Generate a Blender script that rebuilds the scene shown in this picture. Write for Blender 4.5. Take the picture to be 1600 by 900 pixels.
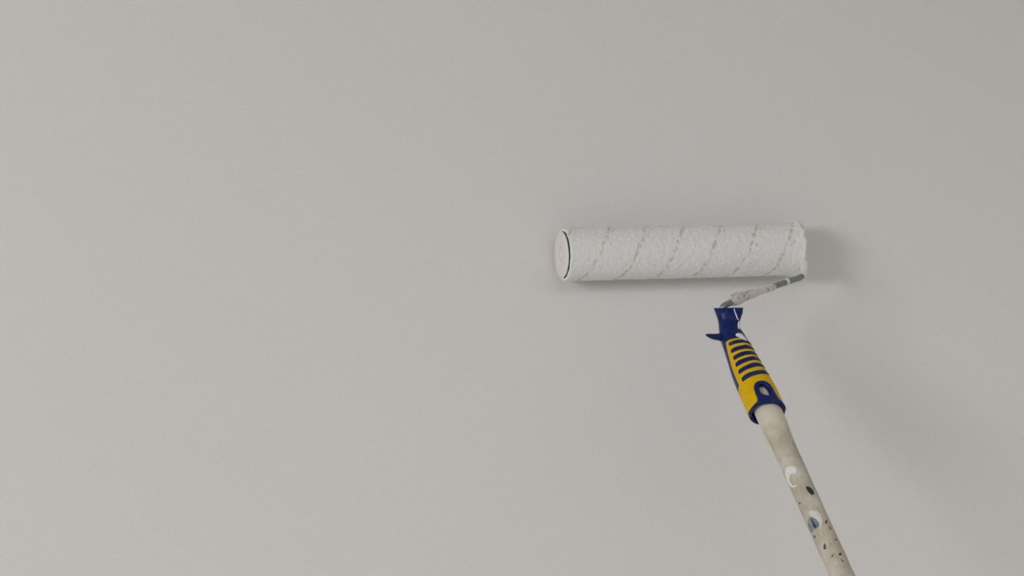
import bpy, bmesh, math, random
from mathutils import Vector, Matrix, noise
from mathutils.geometry import delaunay_2d_cdt

for o in list(bpy.data.objects):
    bpy.data.objects.remove(o)
scene = bpy.context.scene
COL = scene.collection
random.seed(4)

# ------------------------------------------------------------------ camera
YAW = math.radians(15.5)
DIST = 3.0
FPX = 4615.0                       # focal length for the 1600 px wide frame
CZ = 2.05                          # height on the wall at the middle of the frame
PITCH = math.radians(10)           # looking up a little
FW = Vector((math.sin(YAW) * math.cos(PITCH), math.cos(YAW) * math.cos(PITCH), math.sin(PITCH)))
RT = Vector((math.cos(YAW), -math.sin(YAW), 0))
UP = RT.cross(FW)
CAM = Vector((0, 0, CZ)) - FW * DIST
cd = bpy.data.cameras.new('camera')
cam = bpy.data.objects.new('camera', cd)
COL.objects.link(cam)
cam.location = CAM
cam.rotation_euler = (math.pi / 2 + PITCH, 0, -YAW)
cd.sensor_fit = 'HORIZONTAL'
cd.sensor_width = 36.0
cd.lens = 36.0 * FPX / 1600.0
cd.clip_start = 0.05
scene.camera = cam

# ------------------------------------------------------------------ light
w = bpy.data.worlds.new('room_light')
scene.world = w
w.use_nodes = True
bg = w.node_tree.nodes['Background']
bg.inputs[0].default_value = (1.0, 0.985, 0.965, 1)
bg.inputs[1].default_value = 0.245


def area(name, loc, target, sx, sy, power, color):
    l = bpy.data.lights.new(name, 'AREA')
    l.shape = 'RECTANGLE'
    l.size = sx
    l.size_y = sy
    l.energy = power
    l.color = color
    o = bpy.data.objects.new(name, l)
    COL.objects.link(o)
    o.location = loc
    d = Vector(target) - Vector(loc)
    o.rotation_euler = d.to_track_quat('-Z', 'Y').to_euler()
    return o


area('window_daylight', (-4.3, -3.2, 2.15), (0.2, 0, 2.05), 1.7, 1.0, 80, (1.0, 0.985, 0.99))
area('overhead_fill_light', (1.7, -2.6, 2.68), (1.7, -2.6, 0), 4.2, 1.8, 34, (1.0, 0.985, 0.985))  # added overhead fill, shaped to brighten the lower and right wall; unseen source

vs = scene.view_settings
vs.view_transform = 'Standard'
vs.look = 'None'
vs.gamma = 1.0
vs.use_curve_mapping = False
vs.exposure = -0.01


# ------------------------------------------------------------------ helpers
def P(u, v, d):
    """Point seen at pixel (u,v) of the photo standing d metres off the wall."""
    r = FW + RT * ((u - 800) / FPX) - UP * ((v - 450) / FPX)
    return CAM + r * ((-d - CAM.y) / r.y)


def proj(p):
    q = p - CAM
    z = q.dot(FW)
    return 800 + FPX * q.dot(RT) / z, 450 - FPX * q.dot(UP) / z


def mesh_obj(name, verts, faces, mat, parent=None, smooth=True, uvs=None):
    me = bpy.data.meshes.new(name)
    me.from_pydata([tuple(v) for v in verts], [], faces)
    if uvs:
        ul = me.uv_layers.new(name='UVMap')
        for li, l in enumerate(me.loops):
            ul.data[li].uv = uvs[li]
    me.update()
    bm = bmesh.new()
    bm.from_mesh(me)
    bmesh.ops.recalc_face_normals(bm, faces=bm.faces)
    bm.to_mesh(me)
    bm.free()
    if smooth:
        for p in me.polygons:
            p.use_smooth = True
    me.materials.append(mat)
    o = bpy.data.objects.new(name, me)
    COL.objects.link(o)
    if parent:
        o.parent = parent
        o.matrix_parent_inverse = Matrix.Translation(-ROOT.location)
    return o


class NT:
    def __init__(self, name):
        self.m = bpy.data.materials.new(name)
        self.m.use_nodes = True
        self.t = self.m.node_tree
        self.b = self.t.nodes['Principled BSDF']

    def n(self, typ, **kw):
        x = self.t.nodes.new(typ)
        for k, v in kw.items():
            setattr(x, k, v)
        return x

    def link(self, a, b):
        self.t.links.new(a, b)

    def put(self, inp, v):
        if hasattr(v, 'is_output'):
            self.link(v, inp)
        else:
            inp.default_value = v

    def math(self, op, a, b=0.0, c=0.0):
        x = self.n('ShaderNodeMath', operation=op)
        self.put(x.inputs[0], a)
        self.put(x.inputs[1], b)
        self.put(x.inputs[2], c)
        return x.outputs[0]

    def noise(self, vec, scale, detail=3, rough=0.5):
        x = self.n('ShaderNodeTexNoise')
        if vec is not None:
            self.link(vec, x.inputs['Vector'])
        x.inputs['Scale'].default_value = scale
        x.inputs['Detail'].default_value = detail
        x.inputs['Roughness'].default_value = rough
        return x.outputs['Fac']

    def ramp(self, fac, lo, hi):
        x = self.n('ShaderNodeMapRange')
        self.put(x.inputs[0], fac)
        x.inputs[1].default_value = lo
        x.inputs[2].default_value = hi
        return x.outputs[0]

    def mix(self, fac, a, b):
        x = self.n('ShaderNodeMix', data_type='RGBA')
        self.put(x.inputs[0], fac)
        self.put(x.inputs[6], a)
        self.put(x.inputs[7], b)
        return x.outputs[2]

    def bump(self, h, strength, dist):
        x = self.n('ShaderNodeBump')
        self.link(h, x.inputs['Height'])
        x.inputs['Strength'].default_value = strength
        x.inputs['Distance'].default_value = dist
        self.link(x.outputs[0], self.b.inputs['Normal'])

    def geo(self):
        return self.n('ShaderNodeNewGeometry').outputs['Position']

    def uv(self):
        return self.n('ShaderNodeTexCoord').outputs['UV']


def simple(name, col, rough=0.6, spec=0.5, metal=0.0, var=0.0, vscale=60, bump=0.0, bscale=400):
    m = NT(name)
    pos = m.geo()
    c = (*col, 1)
    if var:
        f = m.ramp(m.noise(pos, vscale, 4), 0.3, 0.7)
        a = tuple(x * (1 - var) for x in col)
        b = tuple(min(1, x * (1 + var)) for x in col)
        m.link(m.mix(f, (*a, 1), (*b, 1)), m.b.inputs['Base Color'])
    else:
        m.b.inputs['Base Color'].default_value = c
    m.b.inputs['Roughness'].default_value = rough
    m.b.inputs['Specular IOR Level'].default_value = spec
    m.b.inputs['Metallic'].default_value = metal
    if bump:
        m.bump(m.noise(pos, bscale, 3), bump, 0.0006)
    return m.m


# ------------------------------------------------------------------ materials
def wall_material():
    m = NT('wall_paint')
    pos = m.geo()
    fine = m.noise(pos, 620, 2)
    big = m.noise(pos, 3.0, 3)
    c1 = m.mix(m.ramp(fine, 0.25, 0.75), (0.728, 0.717, 0.705, 1), (0.822, 0.810, 0.797, 1))
    c2 = m.mix(m.ramp(big, 0.3, 0.7), (0.985, 0.985, 0.985, 1), (1, 1, 1, 1))
    mx = m.n('ShaderNodeMix', data_type='RGBA', blend_type='MULTIPLY')
    mx.inputs[0].default_value = 1
    m.link(c1, mx.inputs[6])
    m.link(c2, mx.inputs[7])
    m.link(mx.outputs[2], m.b.inputs['Base Color'])
    m.b.inputs['Roughness'].default_value = 0.75
    m.b.inputs['Specular IOR Level'].default_value = 0.25
    m.bump(m.noise(pos, 480, 3, 0.6), 0.22, 0.0006)
    return m.m


def nap_material():
    m = NT('painted_nap')
    pos = m.geo()
    uv = m.uv()
    sep = m.n('ShaderNodeSeparateXYZ')
    m.link(uv, sep.inputs[0])
    u, v = sep.outputs[0], sep.outputs[1]       # u: metres along the axis, v: turns, 0 at the front
    spacing = 0.0400
    q = m.math('DIVIDE', m.math('SUBTRACT', u, STRIPE0), spacing)
    q = m.math('SUBTRACT', q, m.math('MULTIPLY', v, 2.0))
    wob = m.math('MULTIPLY', m.math('SUBTRACT', m.noise(pos, 150, 3, 0.65), 0.5), 0.17)
    q = m.math('ADD', q, wob)
    fr = m.math('ABSOLUTE', m.math('SUBTRACT', m.math('FRACT', q), 0.5))
    dist = m.math('MULTIPLY', fr, spacing)
    # two neighbouring yarn rows
    row1 = m.math('SUBTRACT', 1.0, m.ramp(dist, 0.0005, 0.0028))
    d2 = m.math('ABSOLUTE', m.math('SUBTRACT', m.math('MULTIPLY', m.math('SUBTRACT', m.math('FRACT', q), 0.5), spacing), 0.0058))
    row2 = m.math('MULTIPLY', m.math('SUBTRACT', 1.0, m.ramp(d2, 0.0003, 0.0024)), m.ramp(m.noise(pos, 60, 2), 0.50, 0.62))
    gate = m.ramp(m.noise(pos, 215, 3, 0.6), 0.42, 0.58)
    g2 = m.ramp(m.noise(pos, 260, 2), 0.50, 0.60)
    mask = m.math('MAXIMUM', m.math('MULTIPLY', row1, gate), m.math('MULTIPLY', row2, g2))
    mask = m.math('MULTIPLY', mask, 0.62)
    fine = m.noise(pos, 700, 3, 0.6)
    white = m.mix(m.ramp(fine, 0.3, 0.7), (0.78, 0.785, 0.77, 1), (0.86, 0.865, 0.85, 1))
    dash = m.mix(m.noise(pos, 120, 2), (0.36, 0.325, 0.25, 1), (0.44, 0.41, 0.37, 1))
    m.link(m.mix(mask, white, dash), m.b.inputs['Base Color'])
    m.b.inputs['Roughness'].default_value = 0.9
    m.b.inputs['Specular IOR Level'].default_value = 0.15
    h = m.math('ADD', m.noise(pos, 520, 4, 0.65), m.math('MULTIPLY', m.noise(pos, 190, 2), 0.45))
    h = m.math('SUBTRACT', h, m.math('MULTIPLY', mask, 0.6))
    m.bump(h, 0.45, 0.0011)
    return m.m


def pole_material():
    m = NT('paint_stained_pole')
    pos = m.geo()
    uv = m.uv()
    mp = m.n('ShaderNodeMapping')
    m.link(uv, mp.inputs[0])
    mp.inputs['Scale'].default_value = (14, 7, 1)
    grain = m.noise(mp.outputs[0], 6.0, 5, 0.6)
    blot = m.noise(pos, 42, 3, 0.55)
    c = m.mix(m.ramp(grain, 0.3, 0.72), (0.42, 0.37, 0.28, 1), (0.57, 0.52, 0.41, 1))
    c = m.mix(m.math('MULTIPLY', m.ramp(blot, 0.42, 0.66), 0.75), c, (0.66, 0.63, 0.555, 1))
    dirt = m.ramp(m.noise(pos, 38, 5, 0.65), 0.48, 0.70)
    c = m.mix(m.math('MULTIPLY', dirt, 0.45), c, (0.33, 0.30, 0.23, 1))
    # thick cream paint on the uppermost stretch
    sep = m.n('ShaderNodeSeparateXYZ')
    m.link(uv, sep.inputs[0])
    edge = m.math('ADD', sep.outputs[0], m.math('MULTIPLY', m.math('SUBTRACT', m.noise(pos, 70, 3), 0.5), 0.05))
    top = m.math('SUBTRACT', 1.0, m.ramp(edge, 0.074, 0.094))
    c = m.mix(m.math('MULTIPLY', top, 0.85), c, (0.70, 0.66, 0.545, 1))
    m.link(c, m.b.inputs['Base Color'])
    m.b.inputs['Roughness'].default_value = 0.62
    m.b.inputs['Specular IOR Level'].default_value = 0.3
    m.bump(m.math('ADD', blot, m.noise(pos, 300, 3)), 0.35, 0.0008)
    return m.m


def blue_material():
    m = NT('blue_plastic')
    pos = m.geo()
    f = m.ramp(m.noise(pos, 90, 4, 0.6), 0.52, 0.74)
    c = m.mix(m.math('MULTIPLY', f, 0.55), (0.0025, 0.014, 0.105, 1), (0.03, 0.09, 0.20, 1))  # lighter blotches: wear, plus sheen put into the colour
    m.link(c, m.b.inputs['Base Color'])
    m.b.inputs['Roughness'].default_value = 0.34
    m.b.inputs['Specular IOR Level'].default_value = 0.22
    m.bump(m.noise(pos, 500, 2), 0.08, 0.0004)
    return m.m


def coat_material():
    m = NT('speckled_paint_coat')
    pos = m.geo()
    f = m.ramp(m.noise(pos, 420, 3, 0.7), 0.53, 0.58)
    g = m.ramp(m.noise(pos, 70, 2), 0.40, 0.55)
    c = m.mix(m.noise(pos, 50, 2), (0.66, 0.61, 0.55, 1), (0.74, 0.73, 0.69, 1))
    c = m.mix(m.math('MULTIPLY', m.math('MULTIPLY', f, g), 0.9), c, (0.10, 0.11, 0.10, 1))
    m.link(c, m.b.inputs['Base Color'])
    m.b.inputs['Roughness'].default_value = 0.6
    m.bump(m.noise(pos, 260, 3), 0.5, 0.001)
    return m.m


STRIPE0 = 0.0
M_WALL = wall_material()
M_FLOOR = simple('screed', (0.74, 0.73, 0.71), 0.85, 0.2, var=0.12, vscale=6)
M_WHITE = simple('white_paint', (0.78, 0.765, 0.75), 0.55, 0.35, bump=0.25, bscale=350)
M_CAP = simple('painted_cap', (0.78, 0.745, 0.73), 0.5, 0.35, bump=0.2, bscale=260)
M_GAP = simple('brown_core', (0.20, 0.165, 0.12), 0.8, 0.2)
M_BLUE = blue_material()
M_YELLOW = simple('yellow_rubber', (0.72, 0.44, 0.002), 0.5, 0.14, var=0.07, vscale=120, bump=0.12, bscale=600)
M_STEEL = simple('galvanised_steel', (0.30, 0.335, 0.305), 0.34, 0.5, metal=0.8, var=0.15, vscale=150)
M_COAT = coat_material()
M_POLE = pole_material()
M_BLACK = simple('dried_black_paint', (0.018, 0.030, 0.030), 0.45, 0.4)
M_SLATE = simple('dried_slate_paint', (0.20, 0.255, 0.29), 0.5, 0.4, var=0.55, vscale=230)
M_BROWN = simple('dried_brown_paint', (0.10, 0.085, 0.065), 0.55, 0.3)
M_GREY = simple('thin_pale_paint', (0.68, 0.665, 0.62), 0.6, 0.3, var=0.1, vscale=200)

# ------------------------------------------------------------------ setting
def slab(name, x0, x1, y0, y1, z0, z1, mat, label, cat):
    v = [(x, y, z) for x in (x0, x1) for y in (y0, y1) for z in (z0, z1)]
    f = [(0, 1, 3, 2), (4, 6, 7, 5), (0, 4, 5, 1), (2, 3, 7, 6), (0, 2, 6, 4), (1, 5, 7, 3)]
    o = mesh_obj(name, v, f, mat, None, smooth=False)
    o['kind'] = 'structure'
    o['label'] = label
    o['category'] = cat
    return o


slab('wall_back', -5, 5, 0, 0.15, 0, 2.7, M_WALL, 'plain matt white painted wall behind the paint roller', 'wall')
slab('floor', -5, 5, -6, 0.15, -0.1, 0, M_FLOOR, 'bare grey floor below the white wall', 'floor')
slab('ceiling', -5, 5, -6, 0.15, 2.7, 2.8, M_WALL, 'flat white ceiling above the white wall', 'ceiling')

# ------------------------------------------------------------------ the roller
R_NAP = 0.0268
ROOT = bpy.data.objects.new('paint_roller', None)
COL.objects.link(ROOT)
ROOT['label'] = 'white paint roller with blue and yellow grip on a paint-spattered pole'
ROOT['category'] = 'paint roller'

DC = R_NAP + 0.0006
A0 = P(880.5, 398, DC)
A1 = P(1244, 389.5, DC)
EX = (A1 - A0).normalized()
LEN = (A1 - A0).length
EF = Vector((0, -1, 0))
EF = (EF - EX * EF.dot(EX)).normalized()      # towards the room
EU = EX.cross(EF)
if EU.z < 0:
    EU = -EU
STRIPE0 = (P(928, 395, DC) - A0).dot(EX) - 0.020

def nap_cover():
    NX, NT_ = 300, 176
    prof = []                                  # (axial offset, radius, how fluffy)
    for k in range(5):                         # left inside lip
        prof.append((0.0035 - 0.0008 * k, 0.0232 + 0.00004 * k, 0.15))
    for k in range(1, 9):                      # rounded left edge
        a = k / 8 * math.pi / 2
        prof.append((0.0018 * (1 - math.sin(a)) * 0.6 - 0.0012 + 0.0022 * (1 - math.cos(a)), 0.0236 + (R_NAP - 0.0236) * math.sin(a), 0.5))
    for k in range(1, NX):
        prof.append((0.0012 + (LEN - 0.003) * k / NX, R_NAP, 1.0))
    for k in range(1, 13):                     # ragged right edge
        a = k / 12 * math.pi / 2
        prof.append((LEN - 0.0016 + 0.0050 * math.sin(a), R_NAP - 0.0045 * (1 - math.cos(a)), 1.4))
    for k in range(1, 7):
        prof.append((LEN + 0.0034 - 0.0004 * k, R_NAP - 0.0045 - 0.0030 * k, 0.8))
    verts, faces, uvs = [], [], []
    for i, (x, r, fl) in enumerate(prof):
        for j in range(NT_):
            ph = -math.pi + 2 * math.pi * j / NT_
            dirv = EF * math.cos(ph) + EU * math.sin(ph)
            p = A0 + EX * x + dirv * r
            n = noise.fractal(p * 230, 1.0, 2.0, 3) * 0.00042 + noise.noise(p * 75) * 0.00030
            n += noise.noise(p * 620) * 0.00028
            # nap flares and clots towards the right end
            e = max(0.0, (x - (LEN - 0.022)) / 0.022)
            n += e * e * 0.0010 + e * e * max(0, noise.noise(p * 120 + Vector((7, 3, 1)))) * 0.0010
            top = max(0, math.sin(ph))
            if x > LEN - 0.016 and r > 0.015:
                n += 0.0018 * math.exp(-((x - LEN + 0.0015) / 0.006) ** 2) * top ** 2
            ax = noise.noise(p * 160 + Vector((3, 9, 2))) * 0.0011 * (1 if (i < 14 or x > LEN - 0.004) else 0.2)
            if x > LEN - 0.002:
                ax += noise.noise(p * 70 + Vector((1, 5, 2))) * 0.0013
            q = p + dirv * n * fl + EX * ax * min(fl, 1.2)
            if q.y > -0.00025:
                q.y = -0.00025
            verts.append(q)
    n = len(prof)
    for i in range(n - 1):
        for j in range(NT_):
            k = (j + 1) % NT_
            faces.append((i * NT_ + j, i * NT_ + k, (i + 1) * NT_ + k, (i + 1) * NT_ + j))
            v0, v1 = -0.5 + j / NT_, -0.5 + (j + 1) / NT_
            uvs += [(prof[i][0], v0), (prof[i][0], v1), (prof[i + 1][0], v1), (prof[i + 1][0], v0)]
    faces.append(tuple((n - 1) * NT_ + j for j in range(NT_)))
    uvs += [(LEN, 0.0)] * NT_
    return verts, faces, uvs


M_NAP = nap_material()
nv, nf, nu = nap_cover()
cover = mesh_obj('roller_cover', nv, nf, M_NAP, ROOT, uvs=nu)
cover['label'] = 'fluffy white roller sleeve with beige slanted yarn dashes'


def lathe(name, prof, mat, parent, origin, seg=72, wob=0.0):
    """prof: (axial, radius); axis EX; closed at radius 0 ends."""
    verts, faces = [], []
    for x, r in prof:
        for j in range(seg):
            a = 2 * math.pi * j / seg
            d = EF * math.cos(a) + EU * math.sin(a)
            rr = r
            p = origin + EX * x + d * rr
            if wob:
                p += EX * noise.noise(p * 150) * wob + d * noise.noise(p * 90) * wob
            verts.append(p)
    for i in range(len(prof) - 1):
        for j in range(seg):
            k = (j + 1) % seg
            faces.append((i * seg + j, i * seg + k, (i + 1) * seg + k, (i + 1) * seg + j))
    faces.append(tuple(range(seg)))
    faces.append(tuple((len(prof) - 1) * seg + j for j in range(seg)))
    return mesh_obj(name, verts, faces, mat, parent)


lathe('core_tube', [(0.0002, 0.0040), (0.0002, 0.0212), (0.0010, 0.0214), (0.010, 0.0214)], M_GAP, cover, A0)
cap = lathe('end_cap', [(-0.0013, 0.0200), (-0.0013, 0.0232), (-0.0017, 0.0236), (-0.0024, 0.0235), (-0.0030, 0.0226), (-0.0034, 0.0170),
                        (-0.0036, 0.0092), (-0.0034, 0.0084), (-0.0014, 0.0076), (-0.0014, 0.0060), (-0.0034, 0.0054),
                        (-0.0036, 0.0030), (-0.0036, 0.0004)], M_CAP, cover, A0, wob=0.00022)
cap['label'] = 'smooth round painted end cap'


# ------------------------------------------------------------------ lofts
def cr(a, b, c, d, t):
    return 0.5 * ((2 * b) + (-a + c) * t + (2 * a - 5 * b + 4 * c - d) * t * t + (-a + 3 * b - 3 * c + d) * t ** 3)


class Loft:
    """Swept section: stations of (centre, half-width vector, half-depth)."""
    def __init__(self, cen, av, bl, expo=2.0):
        self.c, self.a, self.b, self.e = cen, av, bl, expo
        self.n = len(cen)

    def _i(self, arr, t):
        t = max(0.0, min(self.n - 1 - 1e-9, t))
        i = int(t)
        f = t - i
        g = lambda k: arr[max(0, min(self.n - 1, k))]
        return cr(g(i - 1), g(i), g(i + 1), g(i + 2), f)

    def S(self, t, th, off=0.0):
        c = self._i(self.c, t)
        ax = (self._i(self.c, min(t + 0.05, self.n - 1)) - self._i(self.c, max(t - 0.05, 0))).normalized()
        a = self._i(self.a, t)
        al = a.length
        ah = a.normalized()
        ah = (ah - ax * ah.dot(ax) * 0.0).normalized()
        nn = ah.cross(ax).normalized()
        if nn.y > 0:
            nn = -nn
        b = self._i(self.b, t)
        ct, st = math.cos(th), math.sin(th)
        p = 2.0 / self.e
        x = math.copysign(abs(ct) ** p, ct) * (al + off)
        y = math.copysign(abs(st) ** p, st) * (b + off)
        return c + ah * x + nn * y

    def grid(self):
        if not hasattr(self, '_g'):
            self._g = []
            for i in range(int((self.n - 1) * 12) + 1):
                for j in range(61):
                    t, th = i / 12, math.pi * (0.02 + 0.96 * j / 60)
                    u, v = proj(self.S(t, th))
                    self._g.append((u, v, t, th))
        return self._g

    def inv(self, u, v):
        best = min(self.grid(), key=lambda g: (g[0] - u) ** 2 + (g[1] - v) ** 2)
        t, th = best[2], best[3]
        for _ in range(8):
            u0, v0 = proj(self.S(t, th))
            h = 1e-3
            ut, vt = proj(self.S(t + h, th))
            uh, vh = proj(self.S(t, th + h))
            j11, j21, j12, j22 = (ut - u0) / h, (vt - v0) / h, (uh - u0) / h, (vh - v0) / h
            det = j11 * j22 - j12 * j21
            if abs(det) < 1e-6:
                break
            du, dv = u - u0, v - v0
            dt = (du * j22 - dv * j12) / det
            dh = (dv * j11 - du * j21) / det
            t += max(-0.3, min(0.3, dt))
            th += max(-0.2, min(0.2, dh))
            th = max(0.03, min(math.pi - 0.03, th))
            t = max(0.0, min(self.n - 1 - 1e-6, t))
        return t, th

    def tmm(self):
        return sum((self.c[i + 1] - self.c[i]).length for i in range(self.n - 1)) / (self.n - 1)


def inside(pt, poly):
    x, y = pt
    r = False
    n = len(poly)
    for i in range(n):
        x1, y1 = poly[i]
        x2, y2 = poly[i - 1]
        if (y1 > y) != (y2 > y) and x < (x2 - x1) * (y - y1) / (y2 - y1) + x1:
            r = not r
    return r


def smooth_poly(pts, it=2):
    for _ in range(it):
        q = []
        for i in range(len(pts)):
            a, b = pts[i], pts[(i + 1) % len(pts)]
            q.append((a[0] * .75 + b[0] * .25, a[1] * .75 + b[1] * .25))
            q.append((a[0] * .25 + b[0] * .75, a[1] * .25 + b[1] * .75))
        pts = q
    return pts


def resample(pts, step):
    out = []
    for i in range(len(pts)):
        a, b = pts[i], pts[(i + 1) % len(pts)]
        d = math.hypot(b[0] - a[0], b[1] - a[1])
        k = max(1, int(d / step))
        for s in range(k):
            f = s / k
            out.append((a[0] + (b[0] - a[0]) * f, a[1] + (b[1] - a[1]) * f))
    return out


def patch(name, lf, poly, mat, parent, lo, hi, hole=None, step=0.0011, hole_lo=None, crown=0.0):
    """Raised piece on the loft surface; poly in (t, theta)."""
    kt, kh = lf.tmm(), sum(a.length for a in lf.a) / lf.n
    sc = lambda q: (q[0] * kt, q[1] * kh)
    A = resample([sc(q) for q in poly], step)
    H = resample([sc(q) for q in hole], step) if hole else None
    pts = [Vector(q) for q in A]
    ed = [(i, (i + 1) % len(A)) for i in range(len(A))]
    if H:
        b = len(pts)
        pts += [Vector(q) for q in H]
        ed += [(b + i, b + (i + 1) % len(H)) for i in range(len(H))]
    x0, x1 = min(q[0] for q in A), max(q[0] for q in A)
    y0, y1 = min(q[1] for q in A), max(q[1] for q in A)
    bd = A + (H or [])
    x = x0 + step
    while x < x1:
        y = y0 + step
        while y < y1:
            if inside((x, y), A) and not (H and inside((x, y), H)) and min((x - q[0]) ** 2 + (y - q[1]) ** 2 for q in bd) > (step * .55) ** 2:
                pts.append(Vector((x, y)))
            y += step
        x += step
    ov, oe, of, _, _, _ = delaunay_2d_cdt(pts, ed, [], 0, 1e-7)
    tris = []
    for f in of:
        c = (sum(ov[i][0] for i in f) / len(f), sum(ov[i][1] for i in f) / len(f))
        if inside(c, A) and not (H and inside(c, H)):
            tris.append(tuple(f))
    cnt = {}
    for f in tris:
        for i in range(len(f)):
            e = (f[i], f[(i + 1) % len(f)])
            cnt[tuple(sorted(e))] = cnt.get(tuple(sorted(e)), 0) + 1
    bnd = [e for e, k in cnt.items() if k == 1]
    bv = set(i for e in bnd for i in e)
    verts = []
    for i, q in enumerate(ov):
        o = hi * (0.55 if i in bv else 1.0)
        if crown and i not in bv:
            dd = math.sqrt(min((q[0] - s[0]) ** 2 + (q[1] - s[1]) ** 2 for s in bd))
            o += crown * min(1, dd / 0.003)
        verts.append(lf.S(q[0] / kt, q[1] / kh, o))
    low = {}
    for i in bv:
        q = ov[i]
        l = lo
        if H and hole_lo is not None and min((q[0] - s[0]) ** 2 + (q[1] - s[1]) ** 2 for s in H) < 1e-9:
            l = hole_lo
        low[i] = len(verts)
        verts.append(lf.S(q[0] / kt, q[1] / kh, l))
    faces = list(tris) + [(a, b, low[b], low[a]) for a, b in bnd]
    # drop unused vertices
    used = sorted(set(i for f in faces for i in f))
    rm = {o_: n_ for n_, o_ in enumerate(used)}
    return mesh_obj(name, [verts[i] for i in used], [tuple(rm[i] for i in f) for f in faces], mat, parent)


# ------------------------------------------------------------------ handle
TILT = math.tan(math.radians(34))
PXM = DIST / FPX
ST = [  # left and right outline of the grip, in photo pixels, and depth / width
    ((1115.3, 481.5), (1160.8, 480.5), 0.62),
    ((1118.6, 490.0), (1159.8, 489.5), 0.66),
    ((1122.4, 502.0), (1156.2, 501.0), 0.80),
    ((1123.6, 514.0), (1155.6, 512.0), 0.90),
    ((1125.3, 527.5), (1161.6, 522.0), 0.92),
    ((1131.5, 547.0), (1171.6, 538.5), 0.92),
    ((1138.0, 567.5), (1181.5, 556.0), 0.93),
    ((1144.3, 588.5), (1192.0, 573.5), 0.95),
    ((1152.0, 608.0), (1204.0, 594.0), 0.97),
    ((1161.5, 627.5), (1215.5, 615.5), 1.0),
    ((1171.5, 651.0), (1226.5, 641.5), 1.0),
]
TILTS = [0, -6, 0, 10, 22, 31, 34, 34, 34, 34, 34]
cen, av, bl = [], [], []
d = DC + 0.0925
last = None
for L, R, k in ST:
    cx, cy = (L[0] + R[0]) / 2, (L[1] + R[1]) / 2
    if last:
        d += math.hypot(cx - last[0], cy - last[1]) * PXM * math.tan(math.radians(TILTS[len(cen)]))
    last = (cx, cy)
    l, c, r = P(L[0], L[1], d), P(cx, cy, d), P(R[0], R[1], d)
    hv = (r - l) / 2
    # the half-width vector lies across the line of sight
    hv = RT * hv.dot(RT) * (1 + 0.0) + UP * hv.dot(UP)
    cen.append(c)
    av.append(hv)
    bl.append(hv.length * k)
D_RIM = d
HL = Loft(cen, av, bl, 2.15)
TMAX = HL.n - 1

hole_px = smooth_poly([(1186.0, 601.0), (1193, 599.5), (1200.5, 604.0), (1204.8, 613.5), (1204, 618.0), (1196.5, 618.0), (1189.5, 615.0), (1184.5, 606.0)], 2)
hole = [HL.inv(*q) for q in hole_px]


def build_handle():
    NTt, NH = 230, 150
    ts = [TMAX * i / NTt for i in range(NTt + 1)]
    verts, faces = [], []
    # closed rounded top
    for s, tt in ((0.0, 0.06), (0.55, 0.03), (0.85, 0.012), (0.96, 0.0)):
        for j in range(NH):
            th = 2 * math.pi * j / NH
            p = HL.S(0.0, th)
            c = HL.c[0]
            p = c + (p - c) * (s if s else 0.001)
            verts.append(p - UP * (0.0007 * (s ** 8) * 1.0) - UP * 0.0)
    for t in ts:
        for j in range(NH):
            th = 2 * math.pi * j / NH
            off = 0.0
            if t < 0.08:
                off = -0.0009 * (1 - t / 0.08) ** 2
            if t > TMAX - 0.12:
                off = -0.0006 * ((t - TMAX + 0.12) / 0.12) ** 3
            p = HL.S(t, th, off)
            if t < 0.08:
                p -= (HL.c[1] - HL.c[0]).normalized() * 0.0006 * (t / 0.08 - 1) * 0
            verts.append(p)
    # socket: lip and inner wall
    for t, off in ((TMAX, -0.0016), (TMAX - 0.05, -0.0030), (TMAX - 0.6, -0.0033), (TMAX - 1.4, -0.0030), (TMAX - 2.9, -0.0030)):
        for j in range(NH):
            verts.append(HL.S(t, 2 * math.pi * j / NH, off))
    nr = len(verts) // NH
    base = 4
    hp = hole
    for i in range(nr - 1):
        for j in range(NH):
            k = (j + 1) % NH
            th = 2 * math.pi * (j + 0.5) / NH
            if base <= i < base + NTt:
                tm = (ts[i - base] + ts[i - base + 1]) / 2
                if inside((tm, th), hp):
                    continue
            elif i >= base + NTt:
                # the same opening through the inner wall
                tin = [TMAX, TMAX, TMAX - 0.05, TMAX - 0.6, TMAX - 1.4, TMAX - 2.9]
                a, b = tin[i - base - NTt], tin[i - base - NTt + 1]
                ths = [q[1] for q in hp]
                tsn = [q[0] for q in hp]
                if min(ths) - 0.05 < th < max(ths) + 0.05 and min(a, b) < max(tsn) and max(a, b) > min(tsn):
                    continue
            faces.append((i * NH + j, i * NH + k, (i + 1) * NH + k, (i + 1) * NH + j))
    faces.append(tuple(range(NH)))
    faces.append(tuple((nr - 1) * NH + j for j in range(NH)))
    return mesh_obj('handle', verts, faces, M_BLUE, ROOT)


handle = build_handle()
handle['label'] = 'navy blue plastic grip with yellow rubber inlay'

# finger guard on the left
def guard():
    secs = [((1130.0, 527.6), 7.5, 0.0050), ((1123.0, 526.6), 5.6, 0.0044), ((1117.0, 526.4), 4.9, 0.0038), ((1111.0, 525.4), 3.9, 0.0032),
            ((1106.0, 524.0), 2.5, 0.0025), ((1103.6, 523.2), 1.5, 0.0016), ((1102.9, 523.0), 0.5, 0.0006)]
    dg = -HL._i(HL.c, 3.9).y
    verts, faces = [], []
    n = 14
    for (u, v), h, dep in secs:
        c = P(u, v, dg)
        for j in range(n):
            a = 2 * math.pi * j / n
            verts.append(c + UP * (h * PXM * 0.95 * math.sin(a)) + EF * (dep * math.cos(a)))
    for i in range(len(secs) - 1):
        for j in range(n):
            k = (j + 1) % n
            faces.append((i * n + j, i * n + k, (i + 1) * n + k, (i + 1) * n + j))
    faces.append(tuple(range(n)))
    faces.append(tuple((len(secs) - 1) * n + j for j in range(n)))
    return mesh_obj('finger_guard', verts, faces, M_BLUE, handle)


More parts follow.
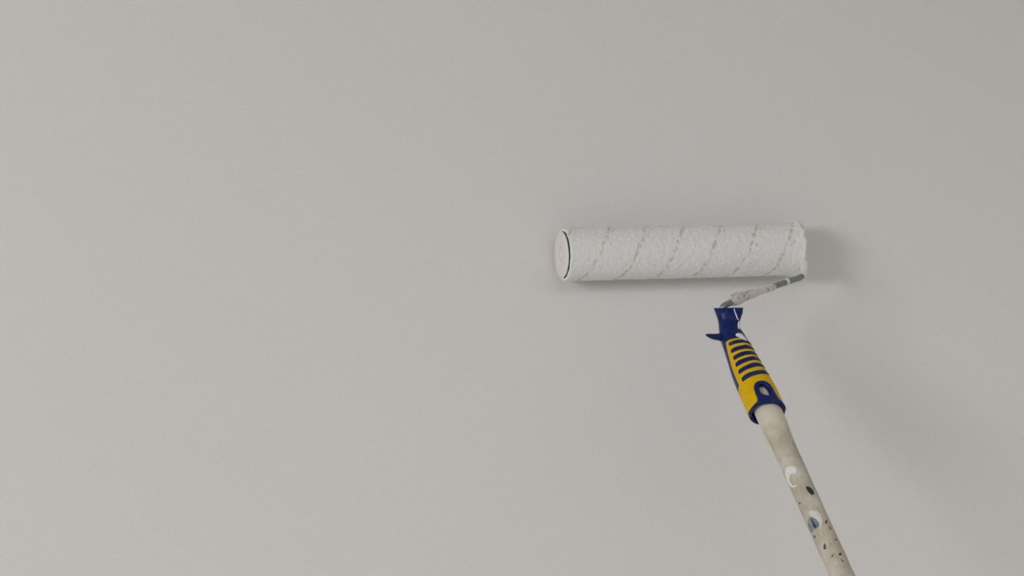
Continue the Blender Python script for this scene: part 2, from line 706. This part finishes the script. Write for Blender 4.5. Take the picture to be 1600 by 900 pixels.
guard()

# yellow rubber inlay: visible corner points, then round to the back of the grip
I = HL.inv
yl = [I(1157, 528.0), I(1147.5, 529.0), I(1138.5, 531.5), I(1134.2, 535.0), I(1137.5, 552), I(1142.8, 571), I(1148.2, 587), I(1155.2, 602.5)]
tE = I(1155.0, 608)[0]
tB = I(1170.5, 641.5)[0]
y_poly = yl + [(tE + 0.02, math.pi * 0.99), (tE + 0.06, math.pi * 1.25), (TMAX - 0.20, math.pi * 1.25), (TMAX - 0.12, math.pi * 0.95)]
loop_px = [(1172.5, 640.5), (1178.0, 633.5), (1183.8, 627.5), (1184.0, 622.5), (1180.5, 615.0), (1178.0, 606.0), (1179.5, 599.5), (1184.5, 595.8),
           (1190.5, 594.8), (1197.5, 596.8), (1203.5, 601.5), (1208.0, 608.5), (1212.0, 616.0), (1217.0, 624.0)]
lp = [I(*q) for q in loop_px]
y_poly += [(TMAX - 0.12, lp[0][1] + 0.25)] + [(q[0] + (0.05 if 0 < i < 13 else 0), q[1]) for i, q in enumerate(lp)]
y_poly += [(TMAX - 0.25, -0.3), (TMAX - 2.0, -0.7), (yl[0][0] + 1.0, -0.7), (yl[0][0] + 0.05, -0.2)]
grip = patch('rubber_inlay', HL, y_poly, M_YELLOW, handle, -0.0006, 0.00050, step=0.0013)
grip['label'] = 'yellow rubber inlay on the grip'

# six blue ribs lying across the inlay
ribs = [  # left lower, left upper, right pixels on the bar's midline and its thickness
    ((1139.8, 541.2), (1138.6, 536.3), (1166.0, 534.0)),
    ((1143.2, 552.6), (1142.0, 547.2), (1172.5, 543.0)),
    ((1147.2, 563.4), (1145.4, 558.0), (1179.5, 552.5)),
    ((1151.0, 574.2), (1149.0, 568.6), (1186.5, 562.5)),
    ((1155.4, 585.2), (1153.4, 580.0), (1193.5, 573.0)),
    ((1160.6, 597.2), (1158.4, 591.6), (1201.0, 585.0)),
]
for lo_, up_, rt_ in ribs:
    a, b = I(*lo_), I(*up_)
    tc_r = I(*rt_)[0]
    thick = (a[0] - b[0])
    thick = max(0.34, min(0.44, thick * 1.22))
    tm = (a[0] + b[0]) / 2
    poly = [(a[0], a[1]), (b[0], b[1])]
    n = 14
    th0 = b[1]
    th1 = 0.10
    upper, lower = [], []
    for s in range(1, n + 1):
        f = s / n
        th = th0 + (th1 - th0) * f
        wdt = thick / 2 * (1 - 0.55 * max(0, (f - 0.7) / 0.3))
        tt = tm + (tc_r - tm) * f ** 1.0
        upper.append((tt - wdt, th))
        lower.append((tt + wdt, th))
    poly += upper + lower[::-1]
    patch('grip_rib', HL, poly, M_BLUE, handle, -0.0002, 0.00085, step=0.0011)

# hanging loop moulded around the pole opening, running into the rim
loop_poly = lp + [(TMAX - 0.22, 0.05), (TMAX - 0.02, 0.0)]
k = 12
th_a, th_b = 0.0, math.pi * 0.98
loop_poly += [(TMAX - 0.02, th_a + (th_b - th_a) * i / k) for i in range(1, k + 1)]
loop_poly += [(TMAX - 0.14, math.pi * 0.97)]
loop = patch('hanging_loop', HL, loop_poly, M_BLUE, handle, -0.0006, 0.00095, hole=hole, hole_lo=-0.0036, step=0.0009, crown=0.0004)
loop['label'] = 'blue moulded loop around an oval hole'


def splat(lf, px, mat, parent, hi=0.00045, sm=2, step=0.0007, label=None):
    pts = smooth_poly(px, sm)
    o = patch('paint_splat', lf, [lf.inv(*q) for q in pts], mat, parent, -0.0003, hi, step=step)
    if label:
        o['label'] = label
    return o


splat(HL, [(1146.3, 482.2), (1147.8, 482.2), (1149.0, 488.0), (1151.0, 491.5), (1152.0, 495.5), (1154.4, 500.5), (1153.2, 500.6), (1150.6, 496.8), (1149.6, 493.2), (1147.6, 488.6)], M_WHITE, handle, 0.0005, 1, 0.0006, 'thin white paint drip')
splat(HL, [(1153.6, 502.5), (1155.6, 501.0), (1155.2, 515.0), (1153.4, 513.0), (1152.4, 507.5)], M_WHITE, handle, 0.0010, 1, 0.0006, 'small white paint drip')
splat(HL, [(1148.8, 523.6), (1151.0, 520.8), (1155.5, 521.0), (1160.0, 523.5), (1165.0, 530.0), (1166.8, 534.2), (1161.0, 531.4), (1156.0, 527.4), (1151.0, 525.8)], M_WHITE, handle, 0.0012, 1, 0.0007, 'white paint blob on the grip shoulder')

# ------------------------------------------------------------------ wire frame
def tube_pts(ctrl, n):
    out = []
    m = len(ctrl)
    for i in range(m - 1):
        g = lambda q: ctrl[max(0, min(m - 1, q))]
        for s in range(n):
            f = s / n
            out.append(tuple(cr(g(i - 1)[0], g(i)[0], g(i + 1)[0], g(i + 2)[0], f) if w_ == 0 else cr(g(i - 1)[1], g(i)[1], g(i + 1)[1], g(i + 2)[1], f) for w_ in (0, 1)))
    out.append(ctrl[-1])
    return out


def tube(name, ctrl, mat, parent, n=8, seg=20, wob=0.0, uv=False, taper=False):
    """ctrl: (point, radius)."""
    pts = tube_pts(ctrl, n)
    verts, faces, uvs = [], [], []
    prev = None
    run = [0.0]
    for i in range(1, len(pts)):
        run.append(run[-1] + (pts[i][0] - pts[i - 1][0]).length)
    for i, (p, r) in enumerate(pts):
        t = (pts[min(i + 1, len(pts) - 1)][0] - pts[max(i - 1, 0)][0]).normalized()
        if prev is None:
            prev = t.orthogonal().normalized()
        a = (prev - t * prev.dot(t)).normalized()
        prev = a
        b = t.cross(a)
        for j in range(seg):
            q = 2 * math.pi * j / seg
            dv = a * math.cos(q) + b * math.sin(q)
            x = p + dv * r
            if wob:
                x += dv * (noise.noise(x * 130) * wob + noise.noise(x * 330) * wob * 0.5)
            verts.append(x)
    for i in range(len(pts) - 1):
        for j in range(seg):
            k_ = (j + 1) % seg
            faces.append((i * seg + j, i * seg + k_, (i + 1) * seg + k_, (i + 1) * seg + j))
            uvs += [(run[i], j / seg), (run[i], (j + 1) / seg), (run[i + 1], (j + 1) / seg), (run[i + 1], j / seg)]
    faces.append(tuple(range(seg)))
    faces.append(tuple((len(pts) - 1) * seg + j for j in range(seg)))
    uvs += [(0, 0)] * seg + [(run[-1], 0)] * seg
    return mesh_obj(name, verts, faces, mat, parent, uvs=uvs if uv else None)


RW = 0.0031
dh = -HL.c[0].y


def PR(u, v):
    """Point in the plane that holds the roller axis and the bent wire."""
    return P(u, v, DC + (v - 391.0) * 0.00106)


rod_c = [(A1 - EX * 0.020, RW), (A1 + EX * 0.004, RW), (A1 + EX * 0.0085 - EU * 0.002, RW),
         (PR(1255.0, 404), RW), (PR(1255.5, 413), RW), (PR(1256.2, 421), RW), (PR(1255.0, 428.5), RW), (PR(1249.5, 433.8), RW),
         (PR(1239, 437.3), RW), (PR(1215, 445.4), RW), (PR(1190, 454.2), RW), (PR(1165, 463.4), RW),
         (PR(1148, 470.2), RW), (PR(1138, 474.4), RW), (PR(1130.5, 478.6), RW), (P(1129.0, 484.5, -HL.c[0].y), RW),
         (P(1135, 496.0, -HL.c[2].y), RW)]
rod = tube('wire_frame', rod_c, M_STEEL, ROOT, 8)
rod['label'] = 'bent steel wire frame crusted with paint'
EXr = 0.00035
nub = tube('paint_coat', [(PR(1253.6, 403.5), 0.0012), (PR(1256.0, 406.0), 0.0036), (PR(1257.4, 413), 0.0048),
                          (PR(1258.2, 421.0), 0.0048), (PR(1257.4, 427.0), 0.0042), (PR(1252.5, 431.6), 0.0035)],
           M_WHITE, rod, 8, wob=0.0004)
nub['label'] = 'thick white paint lump on the bend'
b0, b1 = Vector(rod_c[8][0]), Vector(rod_c[9][0])
tube('paint_coat', [(b0.lerp(b1, f), RW + 0.0003) for f in (0.34, 0.40, 0.46, 0.50)], M_WHITE, rod, 4, wob=0.0003)
lc = [(PR(1208.5, 447.8), RW - 0.0002), (PR(1206, 448.8), RW + 0.0004), (PR(1190, 453.7), RW + 0.0007),
      (PR(1175, 459.2), RW + 0.0013), (PR(1160, 463.8), RW + 0.0023), (PR(1151, 467.2), RW + 0.0034),
      (PR(1144.5, 470.2), RW + 0.0025), (PR(1140.5, 472.6), RW + 0.0005)]
coat = tube('paint_coat', lc, M_COAT, rod, 8, wob=0.0006)
coat['label'] = 'crusty beige white paint with dark specks'

# ------------------------------------------------------------------ pole
p0 = P(1201.0, 645, D_RIM)
p2 = P(1316.2, 900, D_RIM + 280 * PXM * TILT)
dirp = (p2 - p0).normalized()
tip = p0 - dirp * 0.058
s_floor = (0.012 - tip.z) / dirp.z
RP = 0.0110
prof = [(0.0, 0.0060), (0.0015, 0.0095), (0.006, 0.0125), (0.030, 0.0130), (0.070, 0.0130), (0.082, 0.0125), (0.094, 0.0116), (0.110, 0.0112)]
x = 0.14
while x < s_floor:
    prof.append((x, RP))
    x += 0.04
prof.append((s_floor - 0.004, RP))
prof.append((s_floor, RP - 0.004))
pole = tube('extension_pole', [(tip + dirp * s, r) for s, r in prof], M_POLE, ROOT, 4, 40, wob=0.00022, uv=True)
pole['label'] = 'cream painted wooden pole spattered with dark paint'

npl = 12
pc = [p0 + dirp * (-0.01 + 0.5 * i / (npl - 1)) for i in range(npl)]
perp = FW.cross(dirp).normalized()
if perp.x < 0:
    perp = -perp
PL = Loft(pc, [perp * RP] * npl, [RP] * npl, 2.0)
sp = lambda px, mat, hi=0.00045, sm=2, label=None: splat(PL, px, mat, pole, hi, sm, 0.0007, label)
# hook-shaped white smear
sp([(1226.5, 735), (1228.5, 730.5), (1234, 728), (1240, 728.6), (1245.5, 732), (1246, 737.5), (1242, 740.5), (1236.5, 740), (1233.5, 743),
    (1233, 749), (1236, 756), (1240.5, 760), (1246, 755.5), (1244.5, 760), (1239.5, 762.5), (1235, 760.5), (1230.5, 753), (1227.5, 744)], M_WHITE, 0.0005, 2, 'hook-shaped white paint smear')
sp([(1258.5, 761.5), (1262, 759.8), (1267, 762.5), (1271.5, 768), (1272, 772.5), (1268.5, 773.4), (1264, 770), (1261, 765.5)], M_BLACK, 0.0006, 2, 'black paint blob')
sp([(1263, 803), (1265, 798.5), (1270, 796.6), (1277, 798), (1283, 804), (1286.5, 812), (1285, 822), (1279, 828), (1280, 820), (1276, 811), (1268, 808)], M_GREY, 0.0004, 2, 'pale paint smudge')
sp([(1262.3, 818), (1264, 809), (1269, 807.5), (1275, 812), (1280, 816.5), (1280.5, 821), (1276.5, 826), (1271, 827.5), (1268.5, 833.5), (1265.3, 829)], M_SLATE, 0.0006, 2, 'slate blue paint patch')
sp([(1267, 809.5), (1270, 809), (1271, 816), (1276.5, 822), (1276, 826), (1271.5, 825), (1269, 817)], M_BLACK, 0.0008, 2, 'dark streak in the slate patch')
for px, mat in [
    ([(1248.5, 785), (1250.8, 785), (1251, 788), (1248.8, 788.2)], M_BROWN),
    ([(1289.5, 813), (1292, 812), (1293, 817), (1289.5, 818.5)], M_BROWN),
    ([(1287.5, 849), (1289.5, 849.5), (1291, 857), (1288.5, 859.5), (1286.5, 856)], M_BROWN),
    ([(1298.5, 870.5), (1301, 866), (1302, 867), (1300, 871)], M_BROWN),
    ([(1310, 866), (1313, 863.6), (1315.5, 865.5), (1313.5, 868), (1311, 867.6)], M_BLACK),
    ([(1312.5, 873), (1316, 874.5), (1319.5, 879), (1316.5, 878)], M_BROWN),
    ([(1304.5, 842), (1306.5, 841.5), (1307, 844.5), (1305, 845)], M_BROWN),
    ([(1295, 823), (1297.5, 824), (1299, 828), (1296, 826.5)], M_BROWN),
    ([(1271.5, 836), (1274, 837), (1274.5, 841), (1272, 840)], M_BROWN),
]:
    sp(px, mat, 0.0004, 1)

# the thing's origin sits at the foot of the pole
foot = tip + dirp * s_floor
foot.z = 0.0
ROOT.location = foot
for ch in ROOT.children:
    ch.matrix_parent_inverse = Matrix.Translation(-foot)
